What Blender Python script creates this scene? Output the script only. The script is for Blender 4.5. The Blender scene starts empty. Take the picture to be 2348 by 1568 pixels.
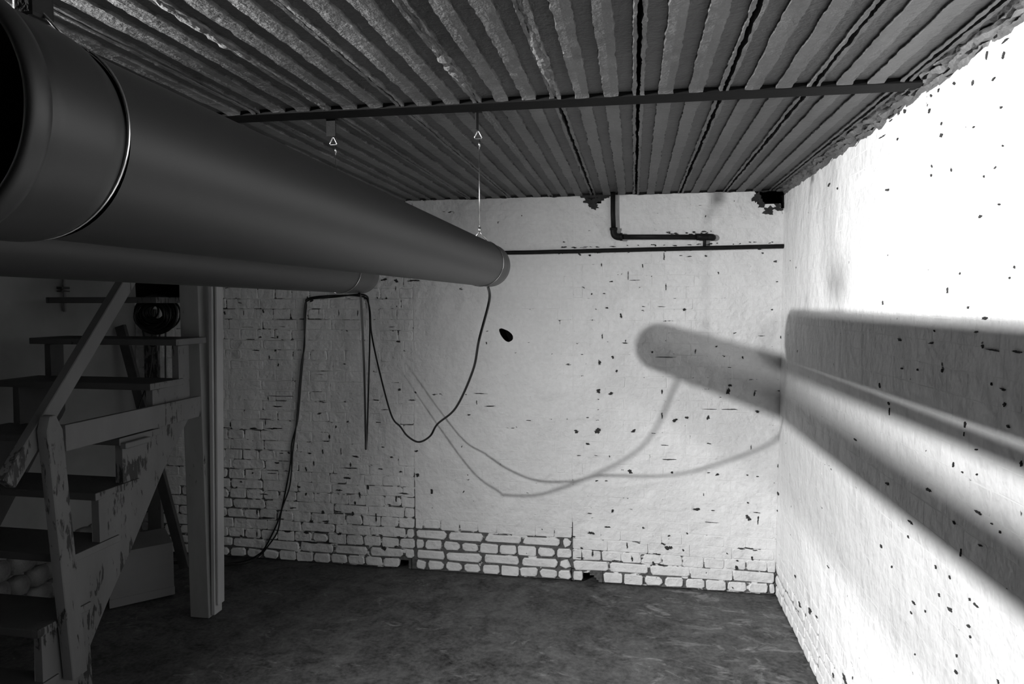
import bpy, bmesh, math, random
import numpy as np
from mathutils import Vector, Matrix, noise

random.seed(7)
R = math.radians
C = bpy.context.scene.collection
sc = bpy.context.scene

# ------------------------------------------------------------------ camera, world, lights, exposure
cd = bpy.data.cameras.new('camera')
cam = bpy.data.objects.new('camera', cd)
C.objects.link(cam)
cam.location = (0, 0, 1.6)
cam.rotation_euler = (R(90 - 3.291), 0, R(10.092))
cd.sensor_width = 36
cd.lens = 23.995
cd.clip_start = 0.02
sc.camera = cam

w = bpy.data.worlds.new('world')
sc.world = w
w.use_nodes = True
w.node_tree.nodes['Background'].inputs['Color'].default_value = (0.5, 0.5, 0.5, 1)
w.node_tree.nodes['Background'].inputs['Strength'].default_value = 0.003

vs = sc.view_settings
vs.view_transform = 'Standard'
vs.look = 'None'
vs.gamma = 1
vs.use_curve_mapping = False
vs.exposure = 0.0

# two work lamps left of the camera: place, watts, compass angle of the beam
LAMP_HEADS = [((-2.38, 0.40, 2.15), 800.0, 19), ((-1.70, 0.92, 2.045), 400.0, 8)]
LAMP_TILT = -24
LAMP_CONE = 110
LAMP_RADIUS = 0.024

# ------------------------------------------------------------------ materials
MATS = {}


def new_mat(name):
    m = bpy.data.materials.new(name)
    m.use_nodes = True
    nt = m.node_tree
    MATS[name] = m
    return m, nt, nt.nodes['Principled BSDF']


def node(nt, t, **kw):
    n = nt.nodes.new(t)
    for k, v in kw.items():
        if k in n.inputs:
            n.inputs[k].default_value = v
        else:
            setattr(n, k, v)
    return n


def math_n(nt, op, a, b=None, c=None, clamp=False):
    n = nt.nodes.new('ShaderNodeMath')
    n.operation = op
    n.use_clamp = clamp
    for i, v in enumerate((a, b, c)):
        if v is None:
            continue
        if isinstance(v, (int, float)):
            n.inputs[i].default_value = v
        else:
            nt.links.new(v, n.inputs[i])
    return n.outputs[0]


def noise_n(nt, vec, scale, detail=3, rough=.55, dist=0.0):
    n = node(nt, 'ShaderNodeTexNoise', Scale=scale, Detail=detail, Roughness=rough, Distortion=dist)
    nt.links.new(vec, n.inputs['Vector'])
    return n.outputs['Fac']


def ramp(nt, fac, a, b, lo=0.0, hi=1.0):
    n = nt.nodes.new('ShaderNodeMapRange')
    n.inputs['From Min'].default_value = a
    n.inputs['From Max'].default_value = b
    n.inputs['To Min'].default_value = lo
    n.inputs['To Max'].default_value = hi
    nt.links.new(fac, n.inputs['Value'])
    return n.outputs[0]


def mapped(nt, src, scale=(1, 1, 1), loc=(0, 0, 0)):
    n = nt.nodes.new('ShaderNodeMapping')
    n.inputs['Scale'].default_value = scale
    n.inputs['Location'].default_value = loc
    nt.links.new(src, n.inputs['Vector'])
    return n.outputs[0]


def grey(nt, val):
    n = nt.nodes.new('ShaderNodeCombineColor')
    for i in range(3):
        nt.links.new(val, n.inputs[i])
    return n.outputs[0]


def set_col(nt, bsdf, val):
    nt.links.new(grey(nt, val), bsdf.inputs['Base Color'])


def bump(nt, bsdf, heights):
    prev = None
    for h, strength, dist in heights:
        b = nt.nodes.new('ShaderNodeBump')
        b.inputs['Strength'].default_value = strength
        b.inputs['Distance'].default_value = dist
        nt.links.new(h, b.inputs['Height'])
        if prev:
            nt.links.new(prev, b.inputs['Normal'])
        prev = b.outputs[0]
    nt.links.new(prev, bsdf.inputs['Normal'])


def pos(nt):
    return nt.nodes.new('ShaderNodeNewGeometry').outputs['Position']


def objco(nt):
    return nt.nodes.new('ShaderNodeTexCoord').outputs['Object']


def plain(name, v, rough=.6, metal=0.0, var=.15, scale=12, bs=.3, bd=.002, obj=True):
    m, nt, b = new_mat(name)
    p = objco(nt) if obj else pos(nt)
    n = noise_n(nt, p, scale, 4)
    set_col(nt, b, ramp(nt, n, .3, .7, v * (1 - var), v * (1 + var)))
    b.inputs['Roughness'].default_value = rough
    b.inputs['Metallic'].default_value = metal
    if bs:
        bump(nt, b, [(noise_n(nt, p, scale * 5, 3), bs, bd)])
    return m


COURSE = 0.0625


def paint_mat(name, chip_t, joint_t, base=.74):
    """thick white paint over brick with chips that show the dark masonry"""
    m, nt, b = new_mat(name)
    p = pos(nt)
    big = noise_n(nt, p, 2.5, 4)
    fine = noise_n(nt, p, 45, 3)
    col = math_n(nt, 'ADD', ramp(nt, big, .3, .7, base * .93, base * 1.05), ramp(nt, fine, .3, .7, -.03, .03))
    # chips scattered over the faces
    n1 = noise_n(nt, mapped(nt, p, (1, 1, 1)), 26, 2, .5, .4)
    n2 = noise_n(nt, mapped(nt, p, (1, 1, 1), (3, 7, 1)), 3.0, 2)
    chip = math_n(nt, 'ADD', n1, ramp(nt, n2, .35, .65, -.05, .05))
    chip = ramp(nt, chip, chip_t, chip_t + .02)
    # chips that follow the bed joints
    sep = nt.nodes.new('ShaderNodeSeparateXYZ')
    nt.links.new(p, sep.inputs[0])
    d = math_n(nt, 'PINGPONG', sep.outputs[2], COURSE / 2)
    n3 = noise_n(nt, mapped(nt, p, (1, 1, 2.2), (11, 2, 5)), 17, 3, .6, .3)
    n4 = noise_n(nt, mapped(nt, p, (1, 1, 1), (5, 1, 9)), 2.2, 2)
    j = math_n(nt, 'ADD', n3, ramp(nt, n4, .3, .7, -.06, .06))
    j = math_n(nt, 'SUBTRACT', j, math_n(nt, 'MULTIPLY', d, 9.0))
    j = ramp(nt, j, joint_t, joint_t + .03)
    k = math_n(nt, 'MAXIMUM', chip, j, clamp=True)
    mix = nt.nodes.new('ShaderNodeMix')
    mix.data_type = 'FLOAT'
    nt.links.new(k, mix.inputs[0])
    nt.links.new(col, mix.inputs[2])
    mix.inputs[3].default_value = .035
    set_col(nt, b, mix.outputs[0])
    b.inputs['Roughness'].default_value = .62
    bump(nt, b, [(noise_n(nt, p, 7, 4), 1.0, .030), (noise_n(nt, p, 24, 3), .6, .008), (noise_n(nt, p, 70, 3), .25, .003),
                 (math_n(nt, 'SUBTRACT', 1.0, k), .6, .004)])
    return m


paint_mat('paint_back', .77, .66)
paint_mat('paint_right', .78, .70)


def mortar_mat():
    m, nt, b = new_mat('mortar')
    p = pos(nt)
    a = node(nt, 'ShaderNodeAttribute', attribute_name='wear')
    n = noise_n(nt, mapped(nt, p, (1, 1, 1.6)), 14, 3, .6, .4)
    f = math_n(nt, 'ADD', n, math_n(nt, 'MULTIPLY', a.outputs['Fac'], .45))
    k = ramp(nt, f, .68, .74)
    fine = noise_n(nt, p, 60, 3)
    dark = ramp(nt, fine, .3, .7, .06, .13)
    mix = nt.nodes.new('ShaderNodeMix')
    mix.data_type = 'FLOAT'
    nt.links.new(k, mix.inputs[0])
    mix.inputs[2].default_value = .74
    nt.links.new(dark, mix.inputs[3])
    set_col(nt, b, mix.outputs[0])
    b.inputs['Roughness'].default_value = .85
    bump(nt, b, [(noise_n(nt, p, 12, 4), .5, .010), (fine, .6, .004)])


mortar_mat()


def concrete_floor():
    m, nt, b = new_mat('floor_concrete')
    p = pos(nt)
    big = noise_n(nt, p, 1.6, 5, .6)
    mid = noise_n(nt, mapped(nt, p, (1, 1, 1), (4, 2, 0)), 9, 5, .65, .6)
    fine = noise_n(nt, p, 55, 4, .6)
    col = math_n(nt, 'ADD', ramp(nt, big, .3, .7, .034, .076), ramp(nt, mid, .3, .7, -.030, .040))
    col = math_n(nt, 'ADD', col, ramp(nt, fine, .3, .7, -.024, .028))
    # pale scuffed patches, thicker towards the right hand wall
    sep = nt.nodes.new('ShaderNodeSeparateXYZ')
    nt.links.new(p, sep.inputs[0])
    pat = noise_n(nt, mapped(nt, p, (.8, 1.4, 1), (8, 1, 3)), 7.5, 6, .68, .9)
    pat = math_n(nt, 'ADD', pat, ramp(nt, sep.outputs[0], -.6, .7, -.06, .03))
    pat = ramp(nt, pat, .555, .70, 0, .15)
    col = math_n(nt, 'ADD', col, pat)
    dk = noise_n(nt, mapped(nt, p, (.8, 1.5, 1), (1, 9, 3)), 15, 4, .65, .8)
    dk = ramp(nt, dk, .62, .70, 1, .45)
    col = math_n(nt, 'MULTIPLY', col, dk)
    set_col(nt, b, col)
    b.inputs['Roughness'].default_value = .72
    bump(nt, b, [(mid, .5, .010), (fine, .5, .004)])


concrete_floor()


def ceiling_mats():
    for nm, v, bd in (('tile_clay', .095, .004), ('plaster_rough', .102, .006)):
        m, nt, b = new_mat(nm)
        p = pos(nt)
        st = noise_n(nt, mapped(nt, p, (3.0, .8, 1)), 3.5, 4, .6)
        ed = noise_n(nt, p, 2.0, 3)
        fine = noise_n(nt, p, 90, 3, .6)
        sep = nt.nodes.new('ShaderNodeSeparateXYZ')
        nt.links.new(p, sep.inputs[0])
        # the groove floors are bare clay, the ribs whitewashed cement
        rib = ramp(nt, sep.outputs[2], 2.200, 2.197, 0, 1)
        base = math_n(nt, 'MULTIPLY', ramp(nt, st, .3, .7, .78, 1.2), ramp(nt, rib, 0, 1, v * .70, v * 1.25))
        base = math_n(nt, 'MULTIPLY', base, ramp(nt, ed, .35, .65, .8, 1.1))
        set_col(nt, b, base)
        b.inputs['Roughness'].default_value = .55
        b.inputs['Specular IOR Level'].default_value = .45
        bump(nt, b, [(noise_n(nt, p, 26, 4), .5, bd * 1.5), (fine, .55, bd)])


ceiling_mats()
plain('pvc_grey', .016, .46, var=.07, scale=3, bs=.04, bd=.001)
plain('pvc_inside', .05, .6, bs=0)
plain('black_iron', .012, .5, var=.3, scale=20)
plain('beam_black', .005, .7, var=.3, scale=9)
plain('rubber_black', .010, .42, var=.2, bs=0)
plain('zinc', .62, .25, 1.0, var=.1, bs=0)
plain('steel_dull', .014, .6, .0, var=.2, scale=30)
plain('void_dark', .006, .95, bs=0)  # near-black: darkness inside holes, passage and tile gaps put into the colour
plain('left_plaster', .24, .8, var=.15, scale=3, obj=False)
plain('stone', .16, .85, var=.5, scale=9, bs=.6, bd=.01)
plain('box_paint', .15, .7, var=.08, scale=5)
plain('bare_masonry', .028, .95, var=.45, scale=30, obj=False)
plain('dark_cellar', .05, .9, obj=False)
plain('dark_wood', .05, .7, var=.3, scale=9)


def wood(name, v, peel):
    m, nt, b = new_mat(name)
    p = pos(nt)
    n = noise_n(nt, mapped(nt, p, (1, 1, .35)), 9, 4)
    g = noise_n(nt, mapped(nt, p, (9, 9, 2.2), (2, 3, 1)), 6, 4, .65, .4)
    area = noise_n(nt, mapped(nt, p, (1, 1, 1), (6, .45, 2)), 3.2, 3)
    k = math_n(nt, 'ADD', g, ramp(nt, area, .35, .7, -.16, .16))
    k = ramp(nt, k, peel, peel + .06)
    mix = nt.nodes.new('ShaderNodeMix')
    mix.data_type = 'FLOAT'
    nt.links.new(k, mix.inputs[0])
    nt.links.new(ramp(nt, n, .3, .7, v * .85, v * 1.1), mix.inputs[2])
    mix.inputs[3].default_value = .015
    set_col(nt, b, mix.outputs[0])
    b.inputs['Roughness'].default_value = .6
    bump(nt, b, [(g, .3, .003), (math_n(nt, 'SUBTRACT', 1.0, k), .5, .002)])


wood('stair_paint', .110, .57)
wood('batten_lit_paint', .36, .74)  # paler than the post: light on its side strips put into the colour
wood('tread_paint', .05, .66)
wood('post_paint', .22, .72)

for nm_ in ('beam_black', 'steel_dull', 'void_dark', 'black_iron', 'pvc_inside', 'dark_cellar'):
    MATS[nm_].node_tree.nodes['Principled BSDF'].inputs['Specular IOR Level'].default_value = .12
MATS['pvc_grey'].node_tree.nodes['Principled BSDF'].inputs['Specular IOR Level'].default_value = .42

# ------------------------------------------------------------------ helpers


def link(name, me, mat=None, parent=None):
    o = bpy.data.objects.new(name, me)
    C.objects.link(o)
    if mat and me and not me.materials:
        me.materials.append(MATS[mat])
    if parent:
        o.parent = parent
    return o


def empty(name, loc=(0, 0, 0)):
    o = bpy.data.objects.new(name, None)
    C.objects.link(o)
    o.location = loc
    o.empty_display_size = .05
    return o


def tag(o, label, cat, group=None):
    o['label'] = label
    o['category'] = cat
    if group:
        o['group'] = group
    return o


def structure(o):
    o['kind'] = 'structure'
    return o


def mesh_from(verts, faces, name='mesh', smooth=False):
    me = bpy.data.meshes.new(name)
    me.from_pydata([tuple(v) for v in verts], [], faces)
    me.update()
    if smooth:
        me.polygons.foreach_set('use_smooth', [True] * len(me.polygons))
    return me


def bm_mesh(bm, name='mesh', smooth=False):
    bmesh.ops.recalc_face_normals(bm, faces=bm.faces)
    me = bpy.data.meshes.new(name)
    bm.to_mesh(me)
    bm.free()
    if smooth:
        me.polygons.foreach_set('use_smooth', [True] * len(me.polygons))
    return me


def add_box(bm, lo, hi, bevel=0.0, mat=None):
    vs_ = [bm.verts.new((x, y, z)) for x in (lo[0], hi[0]) for y in (lo[1], hi[1]) for z in (lo[2], hi[2])]
    fs = [(0, 1, 3, 2), (4, 6, 7, 5), (0, 4, 5, 1), (2, 3, 7, 6), (0, 2, 6, 4), (1, 5, 7, 3)]
    faces = [bm.faces.new([vs_[i] for i in f]) for f in fs]
    if mat is not None:
        bmesh.ops.transform(bm, matrix=mat, verts=vs_)
    if bevel:
        es = list({e for f in faces for e in f.edges})
        bmesh.ops.bevel(bm, geom=es, offset=bevel, segments=2, affect='EDGES', profile=.6)


def box_obj(name, lo, hi, mat, parent=None, bevel=.003, m4=None):
    bm = bmesh.new()
    add_box(bm, lo, hi, bevel, m4)
    return link(name, bm_mesh(bm, name), mat, parent)


def prism(poly, x0, x1, bevel=.002):
    """polygon in (y, z) extruded along x"""
    bm = bmesh.new()
    a = [bm.verts.new((x0, y, z)) for y, z in poly]
    b = [bm.verts.new((x1, y, z)) for y, z in poly]
    n = len(poly)
    bm.faces.new(a)
    bm.faces.new(b[::-1])
    for i in range(n):
        bm.faces.new((a[i], b[i], b[(i + 1) % n], a[(i + 1) % n]))
    if bevel:
        bmesh.ops.bevel(bm, geom=list(bm.edges), offset=bevel, segments=1, affect='EDGES')
    return bm_mesh(bm)


def catmull(pts, k=8):
    P = [Vector(p) for p in pts]
    out = []
    for i in range(len(P) - 1):
        a, b, c, d = P[max(i - 1, 0)], P[i], P[i + 1], P[min(i + 2, len(P) - 1)]
        for j in range(k):
            t = j / k
            out.append(.5 * ((2 * b) + (c - a) * t + (2 * a - 5 * b + 4 * c - d) * t * t + (3 * b - a - 3 * c + d) * t ** 3))
    out.append(P[-1])
    return out


def sweep(pts, r, seg=8, closed=False):
    """round bar along a polyline"""
    P = [Vector(p) for p in pts]
    n = len(P)
    T = []
    for i in range(n):
        if closed:
            t = P[(i + 1) % n] - P[i - 1]
        else:
            t = P[min(i + 1, n - 1)] - P[max(i - 1, 0)]
        T.append(t.normalized())
    u = T[0].orthogonal().normalized()
    V, F = [], []
    for i in range(n):
        u = (u - T[i] * u.dot(T[i]))
        u = u.normalized() if u.length > 1e-6 else T[i].orthogonal().normalized()
        v = T[i].cross(u)
        for s in range(seg):
            a = 2 * math.pi * s / seg
            V.append(P[i] + (u * math.cos(a) + v * math.sin(a)) * r)
    m = n if closed else n - 1
    for i in range(m):
        j = (i + 1) % n
        for s in range(seg):
            F.append((i * seg + s, i * seg + (s + 1) % seg, j * seg + (s + 1) % seg, j * seg + s))
    if not closed:
        F.append(tuple(range(seg))[::-1])
        F.append(tuple((n - 1) * seg + s for s in range(seg)))
    return mesh_from(V, F, smooth=True)


def lathe_y(profile, cx, cz, seg=48, dirv=None):
    """profile list of (y, r); rings round the axis through (cx, cz), open ended"""
    V, F = [], []
    for y, r in profile:
        for s in range(seg):
            a = 2 * math.pi * s / seg
            V.append((cx(y) + r * math.cos(a), y, cz(y) + r * math.sin(a)))
    for i in range(len(profile) - 1):
        for s in range(seg):
            F.append((i * seg + s, i * seg + (s + 1) % seg, (i + 1) * seg + (s + 1) % seg, (i + 1) * seg + s))
    return mesh_from(V, F, smooth=True)


def sm(a, b, x):
    t = min(max((x - a) / (b - a), 0), 1)
    return t * t * (3 - 2 * t)


def nz(x, y, z=0):
    return noise.noise(Vector((x, y, z)))


# ------------------------------------------------------------------ room dimensions
XL, XR = -3.12, 0.78
YB, YF = 3.85, -2.60
ZC = 2.20

# ------------------------------------------------------------------ floor
def build_floor():
    xs = np.linspace(XL - .05, XR + .05, 110)
    ys = np.linspace(YF, YB + .1, 140)
    V = []
    for y in ys:
        for x in xs:
            h = .010 * nz(x * 1.3, y * 1.3, 3) + .004 * nz(x * 5, y * 5, 8)
            V.append((x, y, h - .006))
    n = len(xs)
    F = [(j * n + i, j * n + i + 1, (j + 1) * n + i + 1, (j + 1) * n + i)
         for j in range(len(ys) - 1) for i in range(n - 1)]
    structure(link('floor', mesh_from(V, F, 'floor', True), 'floor_concrete'))


build_floor()

# ------------------------------------------------------------------ brick walls
def brick_mesh(wid, hgt, openness, seed):
    """a laid brick face: local x along the wall, -y towards the room"""
    rng = random.Random(seed)
    gap = .0008 + .0150 * openness
    a, b = (wid - gap) / 2, (hgt - gap * .85) / 2
    c = .002 + .012 * openness
    bev = .0006 + .005 * openness
    ring = [(-a + c, -b), (a - c, -b), (a, -b + c), (a, b - c), (a - c, b), (-a + c, b), (-a, b - c), (-a, -b + c)]
    ring = [(x + rng.uniform(-1, 1) * .0006 * (1 + openness * 7), z + rng.uniform(-1, 1) * .0005 * (1 + openness * 7)) for x, z in ring]
    V = [(x, .022, z) for x, z in ring] + [(x, bev, z) for x, z in ring]
    V += [(x * (1 - bev / a), rng.uniform(-.001, .001) * openness, z * (1 - bev / b)) for x, z in ring]
    F = []
    for k in range(2):
        for i in range(8):
            j = (i + 1) % 8
            F.append((k * 8 + i, k * 8 + j, (k + 1) * 8 + j, (k + 1) * 8 + i))
    F.append(tuple(range(16, 24)))
    return V, F


LIB = {}


def lib(kind, lev, var):
    key = (kind, lev, var)
    if key not in LIB:
        wid = .226 if kind == 's' else .113 if kind == 'h' else .0565
        V, F = brick_mesh(wid, COURSE, lev / 4, hash((kind == 's', lev, var)) & 1023)
        LIB[key] = [V, F, None]
    return LIB[key]


def layout(u0, u1, nc, rng, bats=True):
    """English bond between two straight joints: yields (kind, u centre, course)"""
    out = []
    for cidx in range(nc):
        off = rng.uniform(-.012, .012)
        if cidx % 2 == 1:
            u, k, wid = u0 + off - .03, 's', .226
        else:
            u, k, wid = u0 + off - .056, 'h', .113
        while u < u1 - .02:
            c = u + wid / 2
            lo, hi = max(u, u0), min(u + wid, u1)
            if hi - lo > wid * .42:
                out.append((k, (lo + hi) / 2, cidx, (hi - lo) / wid))
            elif hi - lo > .02:
                out.append(('q', (lo + hi) / 2, cidx, (hi - lo) / .0565))
            u += wid
    return out


def build_wall(name, to_world, sections, nc, wear, paint, holes, skip, n_parts, rank, grid_u, grid_z):
    """mortar bed with wear attribute + bricks; the best-showing ones are objects"""
    # bed
    us = np.arange(grid_u[0], grid_u[1] + 1e-6, .0125)
    zs = np.arange(grid_z[0], grid_z[1] + 1e-6, .0125)
    V, W_ = [], []
    for z in zs:
        for u in us:
            o = wear(u, z)
            V.append(to_world(u, .0004 + .0125 * o, z))
            W_.append(o)
    n = len(us)
    F = []
    for j in range(len(zs) - 1):
        for i in range(n - 1):
            cu, cz = us[i] + .006, zs[j] + .006
            if any(h(cu, cz) for h in holes):
                continue
            F.append((j * n + i, j * n + i + 1, (j + 1) * n + i + 1, (j + 1) * n + i))
    me = mesh_from(V, F, name, True)
    at = me.attributes.new('wear', 'FLOAT', 'POINT')
    at.data.foreach_set('value', W_)
    wall = structure(link(name, me, 'mortar'))
    rng = random.Random(len(name))
    cells = []
    for u0, u1 in sections:
        cells += layout(u0, u1, nc, rng)
    keep = []
    for k, u, ci, fr in cells:
        z = (ci + .5) * COURSE
        if skip(u, z, k):
            continue
        o = min(max(wear(u, z) + rng.uniform(-.22, .22), 0), 1)
        keep.append((rank(u, z), k, u, z, o, fr, rng.randrange(7), rng.uniform(-.0020, .0020) * (.08 + o)))
    keep.sort(key=lambda t: -t[0])
    rot = to_world.rot
    SV, SF = [], []
    for i, (rk, k, u, z, o, fr, var, pr) in enumerate(keep):
        lev = int(round(o * 4))
        L = lib(k, lev, var)
        if i < n_parts:
            if L[2] is None:
                L[2] = {}
            if paint not in L[2]:
                me = mesh_from(L[0], L[1], 'brick')
                me.materials.append(MATS[paint])
                L[2][paint] = me
            b = link('brick', L[2][paint], None, wall)
            b.location = to_world(u, pr - .001 * o, z)
            b.rotation_euler = (0, rng.uniform(-.012, .012) * o, rot)
            b.scale = (fr, 1, 1)
        else:
            b0 = len(SV)
            for x, y, zz in L[0]:
                SV.append(to_world(u + x * fr, y + pr - .001 * o, z + zz))
            SF += [tuple(b0 + q for q in f) for f in L[1]]
    if SF:
        s = link('brickwork', mesh_from(SV, SF, 'brickwork'), paint, wall)
        s['kind'] = 'stuff'
    return wall


def tw_back(u, d, z):
    return (u, YB + d, z)


tw_back.rot = 0


def tw_right(u, d, z):      # u runs towards the camera
    return (XR + d, -u, z)


tw_right.rot = -math.pi / 2


def wear_back(x, z):
    n = nz(x * 2.2, z * 2.2, 5) * .40 + nz(x * 11, z * 13, 2) * .50
    if x < -1.28:
        base = .20 + .26 * (1 - sm(.20, 1.0, z)) + .30 * (1 - sm(.06, .22, z)) + .10 * sm(-1.9, -2.4, x)
    elif x < -.33:
        base = .0 + .95 * (1 - sm(.20, .34, z))
    else:
        base = .02 + .60 * (1 - sm(.05, .34, z))
    n *= .35 + min(base, .6) * 1.1
    if abs(x + 1.275) < .012:
        base += .6 * (1 - sm(.30, .9, z))
    if abs(x + .333) < .012:
        base += .8 * (1 - sm(.20, .45, z))
    return min(max(base + n, 0), 1)


def inr(x0, x1, z0, z1):
    return lambda x, z: x0 <= x <= x1 and z0 <= z <= z1


DOOR = inr(-3.2, -2.70, 1.61, 2.3)
HOLE_CORNER = lambda x, z: .635 < x < .79 and z > 2.085 + .55 * abs(x - .72) * (1 if x < .72 else .4)
HOLE_TOP = lambda x, z: -.275 < x < -.185 and z > 2.125 + .8 * abs(x + .225)
HOLE_BRICK = inr(-1.405, -1.325, -.1, .052)
HOLE_RAT = lambda x, z: ((x + .25) / .065) ** 2 + (z / .045) ** 2 < 1
OVAL = (-.722, 1.417)
HOLES_B = [DOOR, HOLE_CORNER, HOLE_TOP, HOLE_BRICK, HOLE_RAT,
           lambda x, z: abs(x - OVAL[0]) < .06 and abs(z - OVAL[1]) < .04]


def skip_back(x, z, k):
    return ((z < .06 and abs(x + 1.365) < .06) or any(h(x, z) for h in HOLES_B[:5]) or (k == 's' and (DOOR(x - .07, z) or HOLE_CORNER(x + .05, z)))
            or (abs(x - OVAL[0]) < (.08 if k != 's' else .10) and abs(z - OVAL[1]) < .085))


def rank_back(x, z):
    # rows whose outlines can be seen: the foot of the wall, then the worn left part
    if x < -2.55 or (z > 1.62 and x < -1.0):
        return -1 + wear_back(x, z)
    return wear_back(x, z) + (1.5 if z < .34 else 0)


back = build_wall('wall_back', tw_back, [(XL, -1.277), (-1.273, -.335), (-.331, XR)], 36, wear_back, 'paint_back',
                  HOLES_B, skip_back, 300, rank_back, (XL, XR + .02), (0, 2.26))


def patch_with_hole(parent):
    """painted face round the slanting hole in the back wall, with the sides of the hole"""
    bm = bmesh.new()
    cx, cz = OVAL
    outer = [(-.19, -.118), (.19, -.118), (.19, .118), (-.19, .118)]
    ov = [bm.verts.new((cx + a, YB - .0015, cz + b)) for a, b in outer]
    oe = [bm.edges.new((ov[i], ov[(i + 1) % 4])) for i in range(4)]
    iv = []
    rng = random.Random(3)
    for i in range(22):
        a = 2 * math.pi * i / 22
        p, q = .050 * math.cos(a), .026 * math.sin(a) * (1 + .35 * math.cos(a))
        p += rng.uniform(-.002, .002)
        t = R(-42)
        iv.append(bm.verts.new((cx + p * math.cos(t) - q * math.sin(t), YB - .0015, cz + p * math.sin(t) + q * math.cos(t))))
    ie = [bm.edges.new((iv[i], iv[(i + 1) % 22])) for i in range(22)]
    bmesh.ops.triangle_fill(bm, use_beauty=True, edges=oe + ie)
    r = bmesh.ops.extrude_edge_only(bm, edges=oe)
    bmesh.ops.translate(bm, vec=(0, .01, 0), verts=[v for v in r['geom'] if isinstance(v, bmesh.types.BMVert)])
    me = bm_mesh(bm)
    p = link('patch', me, 'paint_back', parent)
    bm = bmesh.new()
    lo = [bm.verts.new(v.co) for v in []]
    ring = []
    for k, (d, s) in enumerate(((0.0, 1.0), (.035, .95), (.06, .6))):
        row = []
        for i in range(22):
            a = 2 * math.pi * i / 22
            pp, q = .052 * s * math.cos(a), .028 * s * math.sin(a) * (1 + .35 * math.cos(a))
            t = R(-42)
            row.append(bm.verts.new((cx + pp * math.cos(t) - q * math.sin(t), YB - .0012 + d, cz + pp * math.sin(t) + q * math.cos(t))))
        ring.append(row)
    for k in range(2):
        for i in range(22):
            j = (i + 1) % 22
            bm.faces.new((ring[k][i], ring[k][j], ring[k + 1][j], ring[k + 1][i]))
    bm.faces.new(ring[2])
    h = link('hole', bm_mesh(bm), 'void_dark', parent)
    h['label'] = 'dark slanting hole knocked in the white wall'


patch_with_hole(back)


def cavity(name, lo, hi, mat='void_dark'):
    """recess behind a hole: five inner sides"""
    bm = bmesh.new()
    vs_ = [bm.verts.new((x, y, z)) for x in (lo[0], hi[0]) for y in (lo[1], hi[1]) for z in (lo[2], hi[2])]
    for f in [(0, 1, 3, 2), (4, 6, 7, 5), (2, 3, 7, 6), (0, 2, 6, 4), (1, 5, 7, 3)]:
        bm.faces.new([vs_[i] for i in f])
    return link(name, bm_mesh(bm), mat, back)


for lo, hi in (((.60, YB + .004, 2.06), (.80, YB + .2, 2.26)), ((-.31, YB + .004, 2.10), (-.15, YB + .06, 2.26)),
               ((-1.43, YB + .004, -.02), (-1.30, YB + .11, .08)), ((-.34, YB + .004, -.02), (-.16, YB + .11, .07))):
    cavity('recess', lo, hi)
cavity('passage', (XL - .02, YB + .004, 1.59), (-2.68, YB + 1.2, 2.28))


def wear_right(u, z):
    y = -u
    n = nz(y * 2.2, z * 2.2, 15) * .26 + nz(y * 11, z * 13, 12) * .40
    base = .85 * (1 - sm(.12, .34, z))
    return min(max(base + n * base, 0), 1)


right = build_wall('wall_right', tw_right, [(-YB, .3)], 36, wear_right, 'paint_right', [], lambda u, z, k: False, 160,
                   lambda u, z: (2 - z) + .05 * u if z < .34 else -z - 5, (-YB, .3), (0, 2.26))

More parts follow.
